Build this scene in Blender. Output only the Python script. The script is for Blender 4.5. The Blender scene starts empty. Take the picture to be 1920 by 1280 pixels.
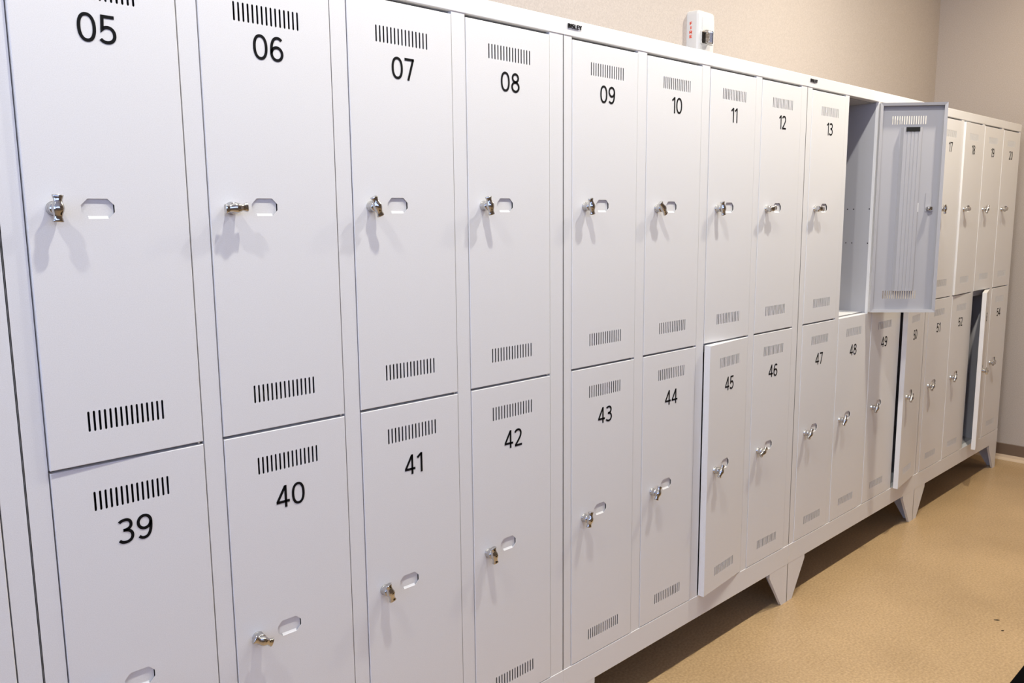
import bpy, bmesh, math, random
from mathutils import Vector, Matrix

random.seed(7)
scene = bpy.context.scene
col = scene.collection
D2R = math.radians

# ------------------------------------------------------------------ camera
CAM = (-0.3006, -1.3985, 1.4167)
YAW, PIT, ROL, FPX = D2R(43.607), D2R(-8.48), D2R(-0.502), 1550.91
fw = Vector((math.sin(YAW) * math.cos(PIT), math.cos(YAW) * math.cos(PIT), math.sin(PIT)))
rt = Vector((math.cos(YAW), -math.sin(YAW), 0.0))
up = rt.cross(fw)
cr, sr = math.cos(ROL), math.sin(ROL)
r2 = rt * cr + up * sr
u2 = up * cr - rt * sr
cam_data = bpy.data.cameras.new('camera')
cam = bpy.data.objects.new('camera', cam_data)
col.objects.link(cam)
M = Matrix((r2, u2, -fw)).transposed().to_4x4()
M.translation = CAM
cam.matrix_world = M
cam_data.sensor_width = 36.0
cam_data.lens = 36.0 * FPX / 1920.0
cam_data.clip_start = 0.02
scene.camera = cam

# ------------------------------------------------------------------ light and exposure
scene.view_settings.view_transform = 'Standard'
scene.view_settings.look = 'None'
scene.view_settings.gamma = 1.0
scene.view_settings.use_curve_mapping = False
scene.view_settings.exposure = 0.0

world = bpy.data.worlds.new('world')
scene.world = world
world.use_nodes = True
wb = world.node_tree.nodes['Background']
wb.inputs['Color'].default_value = (0.47, 0.60, 1.0, 1)       # cool daylight, let in through the added wall openings
wb.inputs['Strength'].default_value = 3.9

CEIL = 3.0
LAMP_Y = -0.585
LAMP_X = (-1.88, -0.63, 0.62, 1.87, 3.20, 4.46)
LAMP_W = (5, 16, 26, 27, 41, 10)
LAMP_C = ((0.95, 0.93, 0.83),) * 3 + ((1.0, 0.98, 0.91), (1.0, 0.92, 0.77), (1.0, 0.81, 0.53))
for lx, lw, lc in zip(LAMP_X, LAMP_W, LAMP_C):
    ld = bpy.data.lights.new('downlight', 'AREA')
    ld.shape = 'DISK'
    ld.size = 0.075
    ld.energy = lw
    ld.color = lc
    lo = bpy.data.objects.new('downlight', ld)
    lo.location = (lx, LAMP_Y, CEIL - 0.01)
    col.objects.link(lo)

# ------------------------------------------------------------------ materials
def new_mat(name, color, rough=0.5, metal=0.0, spec=0.5):
    m = bpy.data.materials.new(name)
    m.use_nodes = True
    b = m.node_tree.nodes['Principled BSDF']
    b.inputs['Base Color'].default_value = (*color, 1)
    b.inputs['Roughness'].default_value = rough
    b.inputs['Metallic'].default_value = metal
    b.inputs['Specular IOR Level'].default_value = spec
    return m

def add_bump(m, scale, strength, dist=0.001, detail=2.0):
    nt = m.node_tree
    b = nt.nodes['Principled BSDF']
    tc = nt.nodes.new('ShaderNodeTexCoord')
    nz = nt.nodes.new('ShaderNodeTexNoise')
    nz.inputs['Scale'].default_value = scale
    nz.inputs['Detail'].default_value = detail
    bp = nt.nodes.new('ShaderNodeBump')
    bp.inputs['Strength'].default_value = strength
    bp.inputs['Distance'].default_value = dist
    nt.links.new(tc.outputs['Object'], nz.inputs['Vector'])
    nt.links.new(nz.outputs['Fac'], bp.inputs['Height'])
    nt.links.new(bp.outputs['Normal'], b.inputs['Normal'])
    return nt, b, tc

def vary_color(m, scale, c0, c1, detail=4.0, p0=0.35, p1=0.65):
    nt = m.node_tree
    b = nt.nodes['Principled BSDF']
    tc = nt.nodes.new('ShaderNodeTexCoord')
    nz = nt.nodes.new('ShaderNodeTexNoise')
    nz.inputs['Scale'].default_value = scale
    nz.inputs['Detail'].default_value = detail
    rp = nt.nodes.new('ShaderNodeValToRGB')
    rp.color_ramp.elements[0].position = p0
    rp.color_ramp.elements[1].position = p1
    rp.color_ramp.elements[0].color = (*c0, 1)
    rp.color_ramp.elements[1].color = (*c1, 1)
    nt.links.new(tc.outputs['Object'], nz.inputs['Vector'])
    nt.links.new(nz.outputs['Fac'], rp.inputs['Fac'])
    nt.links.new(rp.outputs['Color'], b.inputs['Base Color'])
    return nt, b, tc, rp

PAINT = new_mat('white_powder_coat', (0.80, 0.79, 0.79), 0.42, spec=0.4)
add_bump(PAINT, 900.0, 0.12, 0.0004)
vary_color(PAINT, 700.0, (0.765, 0.757, 0.757), (0.835, 0.825, 0.825), 2.0, 0.3, 0.7)
INNER = new_mat('inner_shade_grey', (0.45, 0.445, 0.465), 0.5, spec=0.4)  # locker paint greyed so the colour carries the shade of inner faces
CHROME = new_mat('chrome', (0.55, 0.54, 0.53), 0.12, 1.0)
SILVER = new_mat('silvered_reflector', (0.9, 0.89, 0.88), 0.12, 1.0)
STEEL = new_mat('zinc_steel', (0.62, 0.62, 0.64), 0.28, 1.0)
VINYL = new_mat('black_vinyl', (0.004, 0.004, 0.005), 0.6, spec=0.15)
BADGE = new_mat('black_badge', (0.012, 0.011, 0.011), 0.3)
HOLE = new_mat('dark_hole', (0.006, 0.006, 0.006), 0.9)  # near-black colour stands in for the shade inside openings
WALL = new_mat('beige_wall_paint', (0.66, 0.56, 0.48), 0.8, spec=0.25)
add_bump(WALL, 160.0, 0.35, 0.002, 3.0)
vary_color(WALL, 220.0, (0.455, 0.40, 0.362), (0.535, 0.475, 0.43), 3.0, 0.3, 0.7)
WALLF = new_mat('brown_wall_paint', (0.18, 0.14, 0.105), 0.8, spec=0.25)
CEILM = new_mat('ceiling_white', (0.72, 0.71, 0.70), 0.9)
BASE = new_mat('brown_vinyl_base', (0.17, 0.115, 0.08), 0.5)
TOE = new_mat('tan_cove_toe', (0.66, 0.51, 0.36), 0.45)
MATM = new_mat('black_rubber', (0.002, 0.002, 0.0022), 0.9, spec=0.05)
REDINK = new_mat('red_ink', (0.80, 0.07, 0.02), 0.5)
PLASTIC = new_mat('white_plastic', (0.66, 0.655, 0.65), 0.35)
DARKGREY = new_mat('dark_grey_scuff', (0.008, 0.008, 0.010), 0.8, spec=0.1)
FLOOR = new_mat('polished_concrete', (0.42, 0.29, 0.16), 0.3, spec=0.4)
nt, b, tc, rp = vary_color(FLOOR, 130.0, (0.385, 0.258, 0.132), (0.565, 0.39, 0.213), 5.0, 0.3, 0.7)
n2 = nt.nodes.new('ShaderNodeTexNoise'); n2.inputs['Scale'].default_value = 2.6; n2.inputs['Detail'].default_value = 5
mx = nt.nodes.new('ShaderNodeMixRGB'); mx.blend_type = 'MULTIPLY'; mx.inputs['Fac'].default_value = 1.0
r3 = nt.nodes.new('ShaderNodeValToRGB')
r3.color_ramp.elements[0].position = 0.3; r3.color_ramp.elements[0].color = (0.86, 0.85, 0.83, 1)
r3.color_ramp.elements[1].position = 0.7; r3.color_ramp.elements[1].color = (1.06, 1.06, 1.06, 1)
nt.links.new(tc.outputs['Object'], n2.inputs['Vector'])
nt.links.new(n2.outputs['Fac'], r3.inputs['Fac'])
nt.links.new(rp.outputs['Color'], mx.inputs['Color1'])
nt.links.new(r3.outputs['Color'], mx.inputs['Color2'])
# pale aggregate specks
vz = nt.nodes.new('ShaderNodeTexVoronoi'); vz.inputs['Scale'].default_value = 95.0
r4 = nt.nodes.new('ShaderNodeValToRGB')
r4.color_ramp.elements[0].position = 0.10; r4.color_ramp.elements[0].color = (0.35, 0.35, 0.35, 1)
r4.color_ramp.elements[1].position = 0.18; r4.color_ramp.elements[1].color = (0, 0, 0, 1)
m2 = nt.nodes.new('ShaderNodeMixRGB'); m2.inputs['Color2'].default_value = (0.68, 0.52, 0.34, 1)
nt.links.new(tc.outputs['Object'], vz.inputs['Vector'])
nt.links.new(vz.outputs['Distance'], r4.inputs['Fac'])
nt.links.new(r4.outputs['Color'], m2.inputs['Fac'])
nt.links.new(mx.outputs['Color'], m2.inputs['Color1'])
nt.links.new(m2.outputs['Color'], b.inputs['Base Color'])
GLASS = bpy.data.materials.new('clear_lens')
GLASS.use_nodes = True
gb = GLASS.node_tree.nodes['Principled BSDF']
gb.inputs['Base Color'].default_value = (0.97, 0.97, 0.96, 1)
gb.inputs['Roughness'].default_value = 0.03
gb.inputs['Transmission Weight'].default_value = 1.0
gb.inputs['IOR'].default_value = 1.45

# ------------------------------------------------------------------ mesh helpers
class MB:
    def __init__(self):
        self.bm = bmesh.new()
    def v(self, p):
        return self.bm.verts.new(p)
    def face(self, ps):
        try:
            return self.bm.faces.new([self.v(p) for p in ps])
        except ValueError:
            return None
    def box(self, x0, x1, y0, y1, z0, z1, bev=0.0):
        t = bmesh.new()
        c = [t.verts.new((x, y, z)) for z in (z0, z1) for y in (y0, y1) for x in (x0, x1)]
        for f in ((0, 2, 3, 1), (4, 5, 7, 6), (0, 1, 5, 4), (2, 6, 7, 3), (0, 4, 6, 2), (1, 3, 7, 5)):
            t.faces.new([c[i] for i in f])
        if bev > 0:
            bmesh.ops.bevel(t, geom=list(t.edges), offset=bev, segments=2, affect='EDGES', profile=0.5)
        self.merge(t)
    def merge(self, t, mat=None):
        if mat is not None:
            t.transform(mat)
        t.verts.index_update()
        vs = [self.bm.verts.new(v.co) for v in t.verts]
        for f in t.faces:
            try:
                nf = self.bm.faces.new([vs[v.index] for v in f.verts])
                nf.smooth = f.smooth
            except ValueError:
                pass
        t.free()
    def prism(self, outline, axis, a0, a1, holes=()):
        """outline: list of 2D points; axis 'y' -> (x,z) plane, 'x' -> (y,z), 'z' -> (x,y)"""
        def P(p, a):
            if axis == 'y': return (p[0], a, p[1])
            if axis == 'x': return (a, p[0], p[1])
            return (p[0], p[1], a)
        t = bmesh.new()
        if not holes:
            n = len(outline)
            A = [t.verts.new(P(p, a0)) for p in outline]
            B = [t.verts.new(P(p, a1)) for p in outline]
            t.faces.new(A); t.faces.new(B[::-1])
            for i in range(n):
                t.faces.new((A[i], B[i], B[(i + 1) % n], A[(i + 1) % n]))
        else:
            loops = [outline] + list(holes)
            edges = []
            rings = []
            for lp in loops:
                A = [t.verts.new(P(p, a0)) for p in lp]
                rings.append(A)
                for i in range(len(A)):
                    edges.append(t.edges.new((A[i], A[(i + 1) % len(A)])))
            bmesh.ops.triangle_fill(t, edges=edges, use_beauty=True, use_dissolve=False)
            faces = list(t.faces)
            mp = {}
            for A, lp in zip(rings, loops):
                for vv, p in zip(A, lp):
                    mp[vv] = t.verts.new(P(p, a1))
            for f in faces:
                t.faces.new([mp[vv] for vv in reversed(f.verts)])
            for A in rings:
                n = len(A)
                for i in range(n):
                    a, c = A[i], A[(i + 1) % n]
                    t.faces.new((a, c, mp[c], mp[a]))
        bmesh.ops.recalc_face_normals(t, faces=list(t.faces))
        self.merge(t)
    def lathe(self, prof, axis_mat=None, seg=24, smooth=True):
        """prof: (radius, height) pairs around local z"""
        t = bmesh.new()
        rings = []
        for r, h in prof:
            if r < 1e-6:
                rings.append([t.verts.new((0, 0, h))])
            else:
                rings.append([t.verts.new((r * math.cos(2 * math.pi * i / seg), r * math.sin(2 * math.pi * i / seg), h)) for i in range(seg)])
        for a, c in zip(rings[:-1], rings[1:]):
            for i in range(seg):
                j = (i + 1) % seg
                if len(a) == 1 and len(c) == 1: continue
                if len(a) == 1: f = t.faces.new((a[0], c[i], c[j]))
                elif len(c) == 1: f = t.faces.new((a[i], c[0], a[j]))
                else: f = t.faces.new((a[i], c[i], c[j], a[j]))
                f.smooth = smooth
        bmesh.ops.recalc_face_normals(t, faces=list(t.faces))
        self.merge(t, axis_mat)
    def build(self, name, mat, parent=None, recalc=False, mats=None):
        if recalc:
            bmesh.ops.recalc_face_normals(self.bm, faces=list(self.bm.faces))
        me = bpy.data.meshes.new(name)
        self.bm.to_mesh(me); self.bm.free()
        me.materials.append(mat)
        o = bpy.data.objects.new(name, me)
        col.objects.link(o)
        if parent: o.parent = parent
        return o

def struct(name, mb, mat):
    o = mb.build(name, mat); o['kind'] = 'structure'
    return o

def thing(name, label, cat, loc=(0, 0, 0), group=None):
    o = bpy.data.objects.new(name, None)
    o.empty_display_size = 0.1
    col.objects.link(o)
    o.location = loc
    o['label'] = label; o['category'] = cat
    if group: o['group'] = group
    return o

Y_AX = Matrix.Rotation(D2R(90), 4, 'X')       # local z -> world -y

# ------------------------------------------------------------------ the room
WALLY, ENDX, LEFTX, FRONTY = 0.525, 5.0, -3.2, -3.3
m = MB(); m.box(LEFTX, ENDX, FRONTY, WALLY, -0.05, 0.0); struct('floor', m, FLOOR)
m = MB(); m.box(LEFTX, ENDX + 0.1, WALLY, WALLY + 0.1, 0.0, CEIL); struct('wall_back', m, WALL)
m = MB(); m.box(ENDX, ENDX + 0.1, FRONTY, WALLY, 0.0, CEIL); struct('wall_right', m, WALL)
m = MB()
OX0, OX1, OZ0, OZ1 = -2.8, 1.2, 1.80, 2.68            # unseen opening added behind the camera to let in cool fill light
m.box(LEFTX, OX0, FRONTY - 0.1, FRONTY, 0.0, CEIL); m.box(OX1, ENDX + 0.1, FRONTY - 0.1, FRONTY, 0.0, CEIL)
m.box(OX0, OX1, FRONTY - 0.1, FRONTY, 0.0, OZ0); m.box(OX0, OX1, FRONTY - 0.1, FRONTY, OZ1, CEIL)
struct('wall_front', m, WALLF)
m = MB()
m.box(LEFTX - 0.1, LEFTX, FRONTY - 0.1, WALLY + 0.1, 0.0, 1.15); m.box(LEFTX - 0.1, LEFTX, FRONTY - 0.1, WALLY + 0.1, 2.70, CEIL)
m.box(LEFTX - 0.1, LEFTX, -0.1, WALLY + 0.1, 1.15, 2.70); m.box(LEFTX - 0.1, LEFTX, FRONTY - 0.1, -3.0, 1.15, 2.70)  # unseen upper opening, added to bring cool light from the left
struct('wall_left', m, WALLF)
m = MB(); m.box(LEFTX, ENDX + 0.1, FRONTY - 0.1, WALLY + 0.1, CEIL, CEIL + 0.05); struct('ceiling', m, CEILM)
def cove(run_axis, wallpos, a0, a1, sgn):
    m = MB()
    # rubber base: flat back, thin top edge
    pts = [(0, 0.030), (0, 0.095), (-0.003, 0.095), (-0.005, 0.092), (-0.005, 0.030)]
    if run_axis == 'y':
        m2 = [(wallpos + p[0], p[1]) for p in pts]
        m.prism(m2, 'y', a0, a1)
    else:
        m2 = [(wallpos + p[0], p[1]) for p in pts]
        m.prism(m2, 'x', a0, a1)
    return m
struct('baseboard_right', cove('y', ENDX, FRONTY, WALLY - 0.006, 1), BASE)
struct('baseboard_back', cove('x', WALLY, LEFTX, ENDX - 0.006, 1), BASE)
m = MB()
m.prism([(ENDX, 0.0), (ENDX, 0.030), (ENDX - 0.005, 0.030), (ENDX - 0.009, 0.014), (ENDX - 0.02, 0.004), (ENDX - 0.022, 0.0)], 'y', FRONTY, WALLY - 0.03)
struct('trim_1', m, TOE)
# opaque return wall closing the lockers' far side is the back wall itself

# ------------------------------------------------------------------ stroke lettering
def bez(p0, p1, p2, p3, n=10):
    out = []
    for i in range(n + 1):
        t = i / n; s = 1 - t
        out.append((s**3 * p0[0] + 3 * s * s * t * p1[0] + 3 * s * t * t * p2[0] + t**3 * p3[0],
                    s**3 * p0[1] + 3 * s * s * t * p1[1] + 3 * s * t * t * p2[1] + t**3 * p3[1]))
    return out
def chain(*segs):
    out = list(segs[0])
    for s in segs[1:]:
        out += s[1:]
    return out
def ell(cx, cy, rx, ry, e=2.0, n=36):
    out = []
    for i in range(n):
        a = 2 * math.pi * i / n
        c, s = math.cos(a), math.sin(a)
        out.append((cx + rx * math.copysign(abs(c) ** (2 / e), c), cy + ry * math.copysign(abs(s) ** (2 / e), s)))
    return out
SW = 0.115
six_arm = chain(bez((.52, .85), (.46, .92), (.41, .9425), (.34, .9425)), bez((.34, .9425), (.15, .9425), (.0575, .74), (.0575, .40)), bez((.0575, .40), (.0575, .37), (.0575, .34), (.0575, .31), 3))
GL = {
    '0': (.63, [(ell(.315, .5, .2575, .4425, 2.25), True)]),
    '1': (.34, [([(.02, .775), (.275, .965)], False), ([(.275, 1.0), (.275, 0.0)], False)]),
    '2': (.58, [(chain(bez((.045, .80), (.10, .90), (.18, .9425), (.27, .9425)), bez((.27, .9425), (.42, .9425), (.495, .84), (.495, .72)), bez((.495, .72), (.495, .52), (.32, .36), (.075, .07))), False), ([(.035, .0575), (.58, .0575)], False)]),
    '3': (.57, [(chain(bez((.045, .86), (.10, .92), (.18, .9425), (.27, .9425)), bez((.27, .9425), (.40, .9425), (.475, .86), (.475, .745)), bez((.475, .745), (.475, .62), (.38, .54), (.18, .54))), False),
                (chain(bez((.18, .54), (.42, .54), (.51, .42), (.51, .30)), bez((.51, .30), (.51, .15), (.40, .0575), (.25, .0575)), bez((.25, .0575), (.15, .0575), (.08, .09), (.02, .16))), False)]),
    '4': (.64, [([(.455, 0), (.455, 1.0)], False), ([(.44, .96), (.055, .30)], False), ([(.0, .27), (.64, .27)], False)]),
    '5': (.57, [(chain([(.52, .9425), (.115, .9425), (.09, .50)], bez((.09, .50), (.15, .555), (.20, .58), (.28, .58)), bez((.28, .58), (.42, .58), (.51, .47), (.51, .325)), bez((.51, .325), (.51, .16), (.39, .0575), (.24, .0575)), bez((.24, .0575), (.14, .0575), (.07, .10), (.02, .16))), False)]),
    '6': (.59, [(six_arm, False), (ell(.295, .312, .2375, .2545, 2.0), True)]),
    '7': (.55, [([(.0, .9425), (.54, .9425)], False), ([(.49, .96), (.185, 0)], False)]),
    '8': (.6, [(ell(.30, .745, .205, .1975), True), (ell(.30, .290, .2425, .2325), True)]),
    '9': (.59, [([(.59 - x, 1 - y) for x, y in six_arm], False), (ell(.295, .688, .2375, .2545, 2.0), True)]),
    # capitals, plain grotesque
    'B': (.62, [([(.08, 0), (.08, 1)], False), (chain([(.08, .93), (.33, .93)], bez((.33, .93), (.56, .93), (.56, .53), (.33, .53)), [(.33, .53), (.08, .53)]), False), (chain([(.33, .53), (.36, .53)], bez((.36, .53), (.62, .53), (.62, .07), (.36, .07)), [(.36, .07), (.08, .07)]), False)]),
    'I': (.17, [([(.085, 0), (.085, 1)], False)]),
    'S': (.60, [(chain([(.56, .93), (.16, .93)], bez((.16, .93), (.04, .93), (.04, .53), (.16, .53)), [(.16, .53), (.42, .53)], bez((.42, .53), (.56, .53), (.56, .07), (.42, .07)), [(.42, .07), (.03, .07)]), False)]),
    'L': (.50, [([(.08, 1), (.08, .07), (.50, .07)], False)]),
    'E': (.52, [([(.52, .93), (.08, .93), (.08, .07), (.52, .07)], False), ([(.08, .5), (.46, .5)], False)]),
    'Y': (.64, [([(.04, 1), (.32, .46)], False), ([(.60, 1), (.32, .46)], False), ([(.32, .5), (.32, 0)], False)]),
    'F': (.50, [([(.50, .93), (.08, .93), (.08, 0)], False), ([(.08, .5), (.44, .5)], False)]),
    'R': (.60, [([(.08, 0), (.08, 1)], False), (chain([(.08, .93), (.33, .93)], bez((.33, .93), (.56, .93), (.56, .47), (.33, .47)), [(.33, .47), (.08, .47)]), False), ([(.30, .47), (.54, 0)], False)]),
}
def offset_line(pts, h, closed):
    n = len(pts); L, R = [], []
    for i in range(n):
        p = Vector(pts[i])
        a = Vector(pts[(i - 1) % n]) if (closed or i > 0) else None
        c = Vector(pts[(i + 1) % n]) if (closed or i < n - 1) else None
        d1 = (p - a).normalized() if a is not None else None
        d2 = (c - p).normalized() if c is not None else None
        if d1 is None: d1 = d2
        if d2 is None: d2 = d1
        n1 = Vector((-d1.y, d1.x)); n2 = Vector((-d2.y, d2.x))
        mm = (n1 + n2)
        if mm.length < 1e-6: mm = n1
        mm.normalize()
        k = h / max(0.35, mm.dot(n1))
        L.append(p + mm * k); R.append(p - mm * k)
    return L, R
def write(mb, text, place, height, gap=0.13, sw=SW, thick=0.0004):
    """place(u, v, w) -> 3D point; u right, v up, w out of the surface; text centred on u = 0, base at v = 0"""
    total = sum(GL[c][0] for c in text) + gap * (len(text) - 1)
    x = -total / 2
    for c in text:
        w, paths = GL[c]
        for pts, closed in paths:
            L, R = offset_line(pts, sw / 2, closed)
            n = len(pts)
            lay = {}
            for k, wv in (('a', 0.0), ('b', thick)):
                lay['L' + k] = [mb.v(place((x + p.x) * height, p.y * height, wv)) for p in L]
                lay['R' + k] = [mb.v(place((x + p.x) * height, p.y * height, wv)) for p in R]
            for i in range(n if closed else n - 1):
                j = (i + 1) % n
                for q in ((lay['Rb'][i], lay['Rb'][j], lay['Lb'][j], lay['Lb'][i]),
                          (lay['Lb'][i], lay['Lb'][j], lay['La'][j], lay['La'][i]),
                          (lay['Ra'][i], lay['Ra'][j], lay['Rb'][j], lay['Rb'][i])):
                    try: mb.bm.faces.new(q)
                    except ValueError: pass
            if not closed:
                for i in (0, n - 1):
                    try: mb.bm.faces.new((lay['Ra'][i], lay['Rb'][i], lay['Lb'][i], lay['La'][i]))
                    except ValueError: pass
        x += w + gap

# ------------------------------------------------------------------ locker parts
Z_BEAM0, Z_BEAM1 = 0.148, 0.2215
Z_L0, Z_L1 = 0.2235, 1.0284          # lower door
Z_U0, Z_U1 = 1.0336, 1.8408          # upper door
Z_C0, Z_TOP = 1.8475, 1.8855         # cornice
DEPTH = 0.50
POST_Y = 0.0014
TH = 0.0007

def slot_loop(x, z0, z1, hw=0.0018):
    k = hw
    return [(x - hw, z0 + k), (x - hw * .6, z0 + k * .25), (x, z0), (x + hw * .6, z0 + k * .25), (x + hw, z0 + k),
            (x + hw, z1 - k), (x + hw * .6, z1 - k * .25), (x, z1), (x - hw * .6, z1 - k * .25), (x - hw, z1 - k)]

def make_door(parent, name, ux, L, R, s0, s1, rec, knob_dx, upper, number, angle, knob_rot, dz, opened=False):
    """ux: unit origin; L,R: door edges (world x); local x = 0 at the hinge edge R, negative to the left"""
    w = R - L
    z0, z1 = (Z_U0, Z_U1) if upper else (Z_L0, Z_L1)
    h = z1 - z0
    if upper:
        ts, bs = (1.7608 - z0, 1.793 - z0), (1.0854 - z0, 1.1187 - z0)
        num_z, rec_z, knob_z = 1.697 - z0, 1.4425 - z0, 1.440 - z0
    else:
        ts, bs = (0.9497 - z0, 0.9826 - z0), (0.2708 - z0, 0.3018 - z0)
        num_z, rec_z, knob_z = 0.873 - z0, 0.635 - z0, 0.629 - z0
    dts, dbs, dn, dr, dk = dz[:5]
    ts = (ts[0] + dts, ts[1] + dts); bs = (bs[0] + dbs, bs[1] + dbs)
    num_z += dn; rec_z += dr; knob_z += dk
    X = lambda wx: wx - R
    e = 0.0012
    holes = []
    for k in range(15):
        sx = X(L + s0 + (s1 - s0) * k / 14)
        holes.append(slot_loop(sx, *ts)); holes.append(slot_loop(sx, *bs))
    drx = dz[5] if len(dz) > 5 else 0.0
    rx, rw, rh, ch = X(L + rec + drx), 0.0248, 0.0155, 0.010
    holes.append([(rx - rw, rec_z - rh + ch), (rx - rw + ch, rec_z - rh), (rx + rw - ch, rec_z - rh), (rx + rw, rec_z - rh + ch),
                  (rx + rw, rec_z + rh - ch), (rx + rw - ch, rec_z + rh), (rx - rw + ch, rec_z + rh), (rx - rw, rec_z + rh - ch)])
    m = MB()
    outl = [(-w + e, e), (-e, e), (-e, h - e), (-w + e, h - e)]
    m.prism(outl, 'y', 0.0, TH, holes)
    # folded edges: rounded arris, flange, inner lip
    prof = [(e, 0.0), (0.0004, 0.0004), (0.0, 0.0012), (0.0, 0.020), (0.011, 0.018), (0.011, 0.0168), (0.0012, 0.0188), (0.0012, TH)]
    rings = []
    for ins, y in prof:
        rings.append([(-w + ins, y, ins), (-ins, y, ins), (-ins, y, h - ins), (-w + ins, y, h - ins)])
    for a, c in zip(rings[:-1], rings[1:]):
        for i in range(4):
            j = (i + 1) % 4
            m.face((a[i], a[j], c[j], c[i]))
    d = m.build(name, PAINT, parent)
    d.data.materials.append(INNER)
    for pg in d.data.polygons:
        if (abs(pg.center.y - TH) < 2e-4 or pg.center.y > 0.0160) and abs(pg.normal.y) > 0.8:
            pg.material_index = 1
    d.location = (R - ux, 0.0, z0)
    d.rotation_euler = (0, 0, D2R(angle))
    # card holder behind the octagonal window: plate with a ledge along the bottom
    m = MB()
    pw, ph = rw + 0.006, rh + 0.0005
    m.box(rx - pw, rx + rw - 0.0010, 0.0031, 0.0038, rec_z - ph, rec_z + ph + 0.003)
    m.prism([(TH, rec_z - rh - 0.0006), (TH, rec_z - rh), (0.0031, rec_z - rh + 0.0042), (0.0031, rec_z - rh - 0.0006)], 'x', rx - rw + ch, rx + rw - ch)
    m.build('card_holder', PAINT, d)
    # number
    if number:
        m = MB()
        cx = X(L + 0.5 * (s0 + s1) + 0.0005)
        write(m, number, lambda a, c, o: (cx + a, -0.00025 - o, num_z + c), 0.0432, gap=0.115)
        m.build('number_decal', VINYL, d)
    # lock: barrel and turning wing
    kx = X(L + knob_dx + drx * 0.6)
    k = MB()
    T = Matrix.Translation((kx, 0, knob_z)) @ Y_AX
    k.lathe([(0.0, -0.002), (0.0105, -0.002), (0.0112, 0.0012), (0.0098, 0.0028), (0.0098, 0.0090), (0.0106, 0.0110), (0.0106, 0.0150), (0.0092, 0.0180), (0.0, 0.0185)], T, 28)
    lock = k.build('lock_barrel', CHROME, d)
    k = MB()
    # bow-tie wing: width and depth along its length
    prof = [(-0.0205, .0072, .0040), (-0.0196, .0084, .0048), (-0.0170, .0077, .0046), (-0.0130, .0062, .0044), (-0.0090, .0066, .0056), (-0.0042, .0084, .0074), (0, .0092, .0080)]
    prof = prof + [(-a, c, q) for a, c, q in reversed(prof[:-1])]
    t = bmesh.new(); rings = []
    for a, ww, dd in prof:
        rings.append([t.verts.new((ww * math.copysign(abs(math.cos(q)) ** .7, math.cos(q)), 0.0222 + 1.1 * dd * math.sin(q), a)) for q in [2 * math.pi * i / 20 for i in range(20)]])
    for a, c in zip(rings[:-1], rings[1:]):
        for i in range(20):
            f = t.faces.new((a[i], a[(i + 1) % 20], c[(i + 1) % 20], c[i])); f.smooth = True
    t.faces.new(rings[0][::-1]); t.faces.new(rings[-1])
    bmesh.ops.recalc_face_normals(t, faces=list(t.faces))
    t.transform(Matrix.Translation((kx, 0, knob_z)) @ Matrix.Rotation(D2R(knob_rot), 4, 'Y') @ Matrix.Scale(-1, 4, (0, 1, 0)))
    bmesh.ops.reverse_faces(t, faces=list(t.faces))
    k.merge(t)
    k.build('turn_knob', CHROME, d)
    # hinge pin at the lower (upper door) corner
    if upper:
        k = MB()
        k.lathe([(0.0, -0.0040), (0.0028, -0.0040), (0.0028, 0.004), (0, 0.004)], Matrix.Translation((-0.006, 0.006, 0)), 12)
        k.build('hinge_pin', STEEL, d)
    if opened:
        # stiffening channel with pressed ribs down the inner face, open at its ends
        cxc = -w * 0.505; hw = w * 0.165
        pr = [(-hw, 0.0014), (-hw, 0.0030), (-hw * .96, 0.0030), (-hw * .82, 0.0160), (-hw * .55, 0.0170), (-hw * .50, 0.0150), (-hw * .45, 0.0170),
              (-hw * .20, 0.0170), (-hw * .15, 0.0150), (-hw * .10, 0.0170), (hw * .10, 0.0170), (hw * .15, 0.0150), (hw * .20, 0.0170),
              (hw * .45, 0.0170), (hw * .50, 0.0150), (hw * .55, 0.0170), (hw * .82, 0.0160), (hw * .96, 0.0030), (hw, 0.0030), (hw, 0.0014)]
        k = MB()
        za, zb = h * 0.105, h * 0.886
        for a, c in zip(pr[:-1], pr[1:]):
            k.face(((cxc + a[0], a[1], za), (cxc + c[0], c[1], za), (cxc + c[0], c[1], zb), (cxc + a[0], a[1], zb)))
        k.build('stiffener_channel', INNER, d)
        k = MB()
        k.box(cxc - hw * .62, cxc + hw * .62, 0.0160, 0.0185, zb - 0.016, zb + 0.0005)
        k.build('channel_slot_shade', HOLE, d)  # black block stands in for the shade of the open slot
        k = MB()
        k.box(kx - 0.011, kx + 0.011, 0.0014, 0.0034, knob_z - 0.012, knob_z + 0.060)
        k.build('lock_plate', INNER, d)
        k = MB()
        k.lathe([(0.0, 0.0), (0.0085, 0.0), (0.0085, 0.010), (0.0075, 0.014), (0.0045, 0.0170), (0.0, 0.018)],
                Matrix.Translation((kx, 0.0034, knob_z)) @ Matrix.Rotation(D2R(-90), 4, 'X'), 24)
        k.box(kx - 0.012, kx + 0.004, 0.0130, 0.0150, knob_z - 0.006, knob_z + 0.006)
        k.build('lock_cam', CHROME, d)
    return d

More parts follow.
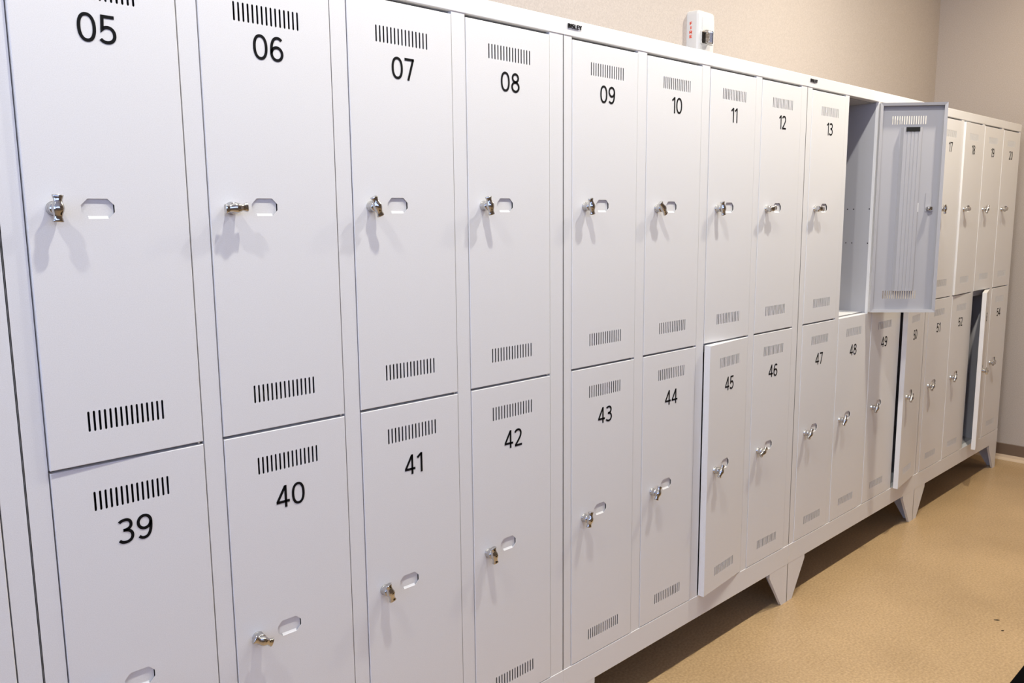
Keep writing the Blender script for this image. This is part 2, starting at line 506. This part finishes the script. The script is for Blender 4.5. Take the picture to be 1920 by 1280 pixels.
def foot_mesh(xo, xi, yo, yi, xt=None):
    """folded sheet foot; xo outer edge, xi inner top edge; yo outer (front or back) face, yi inner"""
    m = MB()
    sx = 1 if xi > xo else -1
    sy = 1 if yi > yo else -1
    W = abs(xi - xo); zt, zv = Z_BEAM0, Z_BEAM0 - 0.014
    b = 0.040
    a0, a1 = yo, yo + sy * 0.0016
    m.prism([(xo, 0), (xo + sx * b, 0), (xi, zv), (xi, zt), (xo, zt)], 'y', min(a0, a1), max(a0, a1))
    D = 0.13
    q0, q1 = xo, xo + sx * 0.0016
    m.prism([(yo, 0), (yo + sy * b, 0), (yo + sy * D, zv), (yo + sy * D, zt), (yo, zt)], 'x', min(q0, q1), max(q0, q1))
    # return flange along the slanted inner edge
    dx, dz = W - b, zv
    fl = 0.010
    m.face([(xo + sx * b, yo, 0), (xi, yo, zv), (xi, yo + sy * fl, zv), (xo + sx * b, yo + sy * fl, 0)])
    m.face([(xo + sx * b - sx * .0016, yo, 0), (xi - sx * .0016, yo, zv), (xi - sx * .0016, yo + sy * fl, zv), (xo + sx * b - sx * .0016, yo + sy * fl, 0)])
    m.face([(xi, yo, zv), (xi, yo, zt), (xi, yo + sy * fl, zt), (xi, yo + sy * fl, zv)])
    return m

PINS = [(y, z) for z in (1.440, 1.306) for y in (0.105, 0.0805, 0.0175)]
def make_unit(ux, uw, cols, label, badge):
    root = thing('locker_cabinet', label, 'lockers', (ux, 0, 0), 'white steel locker banks along the wall')
    x0, x1 = 0.0001, uw - 0.0001
    g = 0.0023
    m = MB()
    # outer shell
    m.box(x0, x0 + 0.0015, POST_Y, DEPTH, Z_BEAM0, Z_TOP - 0.001)
    m.box(x1 - 0.0015, x1, POST_Y, DEPTH, Z_BEAM0, Z_TOP - 0.001)
    m.box(x0, x1, DEPTH - 0.0015, DEPTH, Z_BEAM0, Z_TOP - 0.001)
    m.box(x0, x1, 0.004, DEPTH, Z_TOP - 0.003, Z_TOP - 0.001)
    m.box(x0, x1, 0.004, DEPTH, Z_BEAM0 + 0.0005, Z_BEAM0 + 0.002)
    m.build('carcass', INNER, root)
    # locker floors: bottom, middle (with folded front rail), and roof
    m = MB()
    m.box(x0 + .002, x1 - .002, 0.026, DEPTH - .002, Z_L0 - 0.006, Z_L0 - 0.0045)
    m.box(x0 + .002, x1 - .002, 0.004, 0.026, Z_L0 - 0.010, Z_L0 - 0.0085)
    m.build('bottom_panel', INNER, root)
    m = MB()
    m.box(x0 + .002, x1 - .002, 0.024, DEPTH - .002, Z_U0 - 0.0035, Z_U0 - 0.0020)
    m.box(x0 + .002, x1 - .002, 0.024, 0.0255, Z_U0 - 0.032, Z_U0 - 0.0020)
    m.build('middle_shelf', PAINT, root)
    m = MB()
    m.box(x0 + .002, x1 - .002, 0.026, DEPTH - .002, Z_U1 + 0.004, Z_U1 + 0.0055)
    m.build('top_panel', INNER, root)
    # cornice and base rail
    m = MB(); m.box(x0, x1, 0.0, 0.032, Z_C0, Z_TOP, 0.0016); m.build('cornice', PAINT, root)
    m = MB(); m.box(x0, x1, 0.0, 0.028, Z_BEAM0, Z_BEAM1, 0.0008); m.build('base_rail', PAINT, root)
    # posts and the partitions behind them
    edges = [(x0, cols[0]['L'] - ux - g)]
    for a, c in zip(cols[:-1], cols[1:]):
        edges.append((a['R'] - ux + g, c['L'] - ux - g))
    edges.append((cols[-1]['R'] - ux + g, x1))
    for i, (a, c) in enumerate(edges):
        m = MB()
        m.box(a, c, POST_Y, 0.0135, Z_BEAM1 - 0.004, Z_C0 + 0.004, 0.0002)
        m.build('post', PAINT, root)
        if 0 < i < len(edges) - 1:
            m = MB()
            mid = 0.5 * (a + c)
            m.box(a + 0.0008, c - 0.0008, 0.0135, DEPTH - 0.002, Z_L0 - .004, Z_U1 + .004)
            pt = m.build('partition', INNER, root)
            if i == 2 and badge and cols[1].get('au', 0) > 90:     # shelf pin holes seen inside the open locker
                for y, z in PINS:
                    k = MB()
                    k.lathe([(0.0, 0.0), (0.0024, 0.0), (0.0024, 0.0004), (0.0, 0.0004)], Matrix.Translation((a + 0.0008, y, z)) @ Matrix.Rotation(D2R(-90), 4, 'Y'), 12, False)
                    k.build('pin_hole', HOLE, pt)
    # feet
    for (xo, xi) in ((x0, x0 + 0.128), (x1, x1 - 0.132)):
        for yo, yi in ((0.0004, 0.1), (DEPTH - 0.0004, 0.3)):
            foot_mesh(xo, xi, yo, yi).build('foot', PAINT, root)
    # doors
    for c in cols:
        for upper in (True, False):
            k = 'u' if upper else 'l'
            ang = c.get('a' + k, 0.0)
            d = make_door(root, 'door', ux, c['L'], c['R'], c['s0'], c['s1'], c['rec'], c['knob'], upper, c.get('n' + k), ang, c.get('r' + k, 0), c.get('z' + k, (0, 0, 0, 0, 0)), opened=ang > 2)
            if c.get('d' + k): d['label'] = c['d' + k]
    if badge:
        m = MB()
        write(m, 'BISLEY', lambda a, q, o: (0.0378 + a * 1.28, -o - 0.0001, 1.8655 + q), 0.0098, gap=0.16, sw=0.17, thick=0.0022)
        m.build('badge_lettering', BADGE, root)
    return root

# ------------------------------------------------------------------ the row of lockers: door edges across the wall
W0 = 0.2514
P = {0: 0.0, 1: 1.2106, 2: 2.4258, 3: 3.6155}
off = {  # small measured shifts of left edge, right edge, first slot, last slot
    5: (.0014, -.0055, -.0038, -.0102), 6: (-.0088, -.0096, -.0122, -.0143), 7: (-.0118, -.0079, -.0129, -.0121), 8: (-.0078, -.0019, -.0088, -.0060),
    9: (-.0022, .0006, -.0001, .0015), 10: (.0023, .0065, .0084, .0084), 11: (.0094, .0113, .0108, .0123), 12: (.0086, .0098, .0106, .0117),
    13: (.0028, .0025, .0080, .0086), 14: (-.0060, -.0060, .0000, .0010), 15: (-.0040, -.0040, .0010, .0010), 16: (-.0010, -.0010, .0030, .0030),
    17: (.0060, .0050, .0060, .0060), 18: (.0020, .0020, .0040, .0040), 19: (-.0010, -.0020, .0020, .0020), 20: (-.0041, -.0058, .0000, .0000)}
recs = {5: .1010, 6: .1018, 7: .1055, 8: .1095, 9: .1145}
# turn of each knob about its barrel, 0 = wing upright (upper door, lower door)
knobs = {5: (3, 20), 6: (86, 118), 7: (-22, -16), 8: (-14, -10), 9: (-12, 12), 10: (-40, 25), 11: (-12, 35), 12: (80, 60), 13: (95, 40),
         14: (0, 30), 15: (0, 35), 16: (0, 40), 17: (-10, 40), 18: (85, 35), 19: (30, 60), 20: (75, 70)}
ajar = {(5, 'u'): 1.1, (14, 'u'): 133.0, (18, 'u'): 1.6, (11, 'l'): 5.0, (16, 'l'): 6.8, (19, 'l'): 13.9}
dlab = {(14, 'u'): 'locker door swung wide open showing its shaded inner face', (11, 'l'): 'door 45 standing slightly ajar',
        (16, 'l'): 'door 50 standing slightly ajar', (19, 'l'): 'door standing ajar beside door 54, seen almost edge-on'}
# small differences in height from door to door: top slots, bottom slots, number, card window, lock
hts = {(5, 'u'): (-.010, 0, -.009, -.0057, -.003), (6, 'u'): (-.0055, 0, -.001, -.0025, -.002), (7, 'u'): (-.001, 0, -.003, .0015, .002),
       (8, 'u'): (.003, 0, .001, .0035, .0045), (9, 'u'): (.0035, 0, .005, .003, .004), (10, 'u'): (.002, 0, .004, .001, .0),
       (5, 'l'): (.003, 0, .013, .007, .009, .0075), (6, 'l'): (0, 0, .002, 0, .008, .0065), (7, 'l'): (0, 0, 0, 0, .007, .003),
       (8, 'l'): (-.003, 0, -.001, 0, .001), (9, 'l'): (-.002, 0, -.001, 0, -.002), (10, 'l'): (0, 0, 0, 0, -.002)}
def column(n):
    u = (n - 5) // 4; c = (n - 5) % 4
    b = P[u] + 0.0342 + c * 0.2925
    o = off[n]
    L, R = b + o[0], b + W0 + o[1]
    d = dict(L=L, R=R, s0=b + .0665 + o[2] - L, s1=b + .1896 + o[3] - L)
    d['rec'] = recs.get(n, .117 if n < 14 else .112)
    d['knob'] = .037 + (d['rec'] - .101) * .7
    d['nu'] = '%02d' % n; d['nl'] = '%02d' % (n + 34)
    d['ru'], d['rl'] = knobs[n]
    for k in 'ul':
        d['z' + k] = hts.get((n, k), (0, 0, 0, 0, 0))
        d['a' + k] = ajar.get((n, k), 0.0)
        if (n, k) in dlab: d['d' + k] = dlab[(n, k)]
    return d
units = [(0, 'white steel locker bank with doors 05 to 08 over doors 39 to 42', False),
         (1, 'white steel locker bank with doors 09 to 12 over doors 43 to 46', True),
         (2, 'white steel locker bank with a wide-open door above doors 48 and 49', True),
         (3, 'farthest white steel locker bank, doors 17 to 20 on top, beside the corner wall', False)]
ends = {0: P[1], 1: P[2], 2: P[3], 3: 4.805}
for u, lab, badge in units:
    make_unit(P[u], ends[u] - P[u], [column(5 + 4 * u + c) for c in range(4)], lab, badge)
# the bank to the left, of which only the last column's edge enters the frame
cl = []
for c in range(4):
    b = -1.2 + 0.0342 + c * 0.2925
    cl.append(dict(L=b, R=b + 0.2514, s0=.0613, s1=.179, rec=.101, knob=.037, ru=10 * c, rl=15))
make_unit(-1.2, 1.2, cl, 'sliver of white steel locker bank cut off by the left edge of the frame', False)

# ------------------------------------------------------------------ fire strobe on the back wall
SX, SZ = 2.526, 2.107
st = thing('fire_alarm_strobe', 'white wall-mounted fire alarm strobe with red FIRE lettering above the lockers', 'alarm', (SX, WALLY, SZ))
def rrect(w, h, r, n=6):
    out = []
    for cx, cz, a0 in ((w - r, h - r, 0), (-w + r, h - r, 90), (-w + r, -h + r, 180), (w - r, -h + r, 270)):
        for i in range(n + 1):
            a = D2R(a0 + 90 * i / n)
            out.append((cx + r * math.cos(a), cz + r * math.sin(a)))
    return out
def loft(mb, layers):
    for (y0, A), (y1, B) in zip(layers[:-1], layers[1:]):
        n = len(A)
        for i in range(n):
            j = (i + 1) % n
            f = mb.face([(A[i][0], y0, A[i][1]), (A[j][0], y0, A[j][1]), (B[j][0], y1, B[j][1]), (B[i][0], y1, B[i][1])])
    y, A = layers[-1]
    mb.face([(a[0], y, a[1]) for a in A])
SH = 0.085; SWD = 0.057; SD = 0.052
m = MB()
loft(m, [(0.0, rrect(SWD, SH, .016)), (-SD * .8, rrect(SWD - .002, SH - .002, .016)), (-SD * .95, rrect(SWD - .006, SH - .006, .014)), (-SD, rrect(SWD - .012, SH - .012, .012))])
bmesh.ops.remove_doubles(m.bm, verts=list(m.bm.verts), dist=1e-5)
m.build('housing', PLASTIC, st, recalc=True)
m = MB()
t0 = -SD
pl = [(x + .006, z + .012) for x, z in rrect(.040, .050, .008)]
loft(m, [(t0, pl), (t0 - .003, [(x * .97, z * .97) for x, z in pl])])
m.build('raised_panel', PLASTIC, st, recalc=True)
for i, c in enumerate('FIRE'):
    m = MB()
    zc = 0.031 - i * 0.0160
    write(m, c, lambda a, q, o: (-SWD - .0003 + .0012 - o, -0.018 - a * 1.9, zc + q), 0.0105, sw=.22, thick=0.0006)
    m.build('red_letter', REDINK, st)
m = MB()
LX, LZ = -0.016, -0.016
m.box(LX - .026, LX + .026, -SD - .004, -SD + .001, LZ - .024, LZ + .024, 0.002)
m.build('lens_frame', PLASTIC, st)
m = MB()
for sx in (-1, 1):
    m.face([(LX, -SD - .010, LZ + .019), (LX + sx * .021, -SD - .020, LZ + .019), (LX + sx * .021, -SD - .020, LZ - .019), (LX, -SD - .010, LZ - .019)])
m.face([(LX - .021, -SD - .020, LZ + .019), (LX, -SD - .010, LZ + .019), (LX + .021, -SD - .020, LZ + .019), (LX, -SD - .006, LZ + .021)])
m.lathe([(0.0, -.015), (.0035, -.015), (.0035, .015), (0, .015)], Matrix.Translation((LX, -SD - .018, LZ)), 12)
m.build('flash_reflector', SILVER, st)
m = MB()
m.box(LX - .0255, LX + .0255, -SD - .026, -SD - .004, LZ - .0240, LZ + .0240, 0.005)
m.build('clear_lens', GLASS, st)

# ------------------------------------------------------------------ floor odds and ends
m = MB()
m.box(1.2, 3.6, -1.75, -0.7465, 0.0, 0.008, 0.003)
o = m.build('floor_mat', MATM)
o['label'] = 'corner of a black floor mat cut off at the lower right of the frame'; o['category'] = 'mat'
for i, (x, y, l, w, rz, lab) in enumerate(((2.8200, -0.589, .022, .006, -50, 'larger dark scrap lying on the tan floor at right'), (2.750, -0.627, .010, .005, -30, 'smaller dark scrap on the tan floor nearer the black mat'))):
    m = MB()
    n = 9
    out = []
    for k in range(n):
        a = 2 * math.pi * k / n
        q = 1 + random.uniform(-.25, .2)
        out.append((l * .5 * q * math.cos(a), w * .5 * q * math.sin(a)))
    m.prism(out, 'z', 0.0, 0.0015)
    o = m.build('floor_scrap', DARKGREY)
    o.location = (x, y, 0.0); o.rotation_euler = (0, 0, D2R(rz))
    o['label'] = lab; o['category'] = 'debris'; o['group'] = 'dark scraps on the floor'
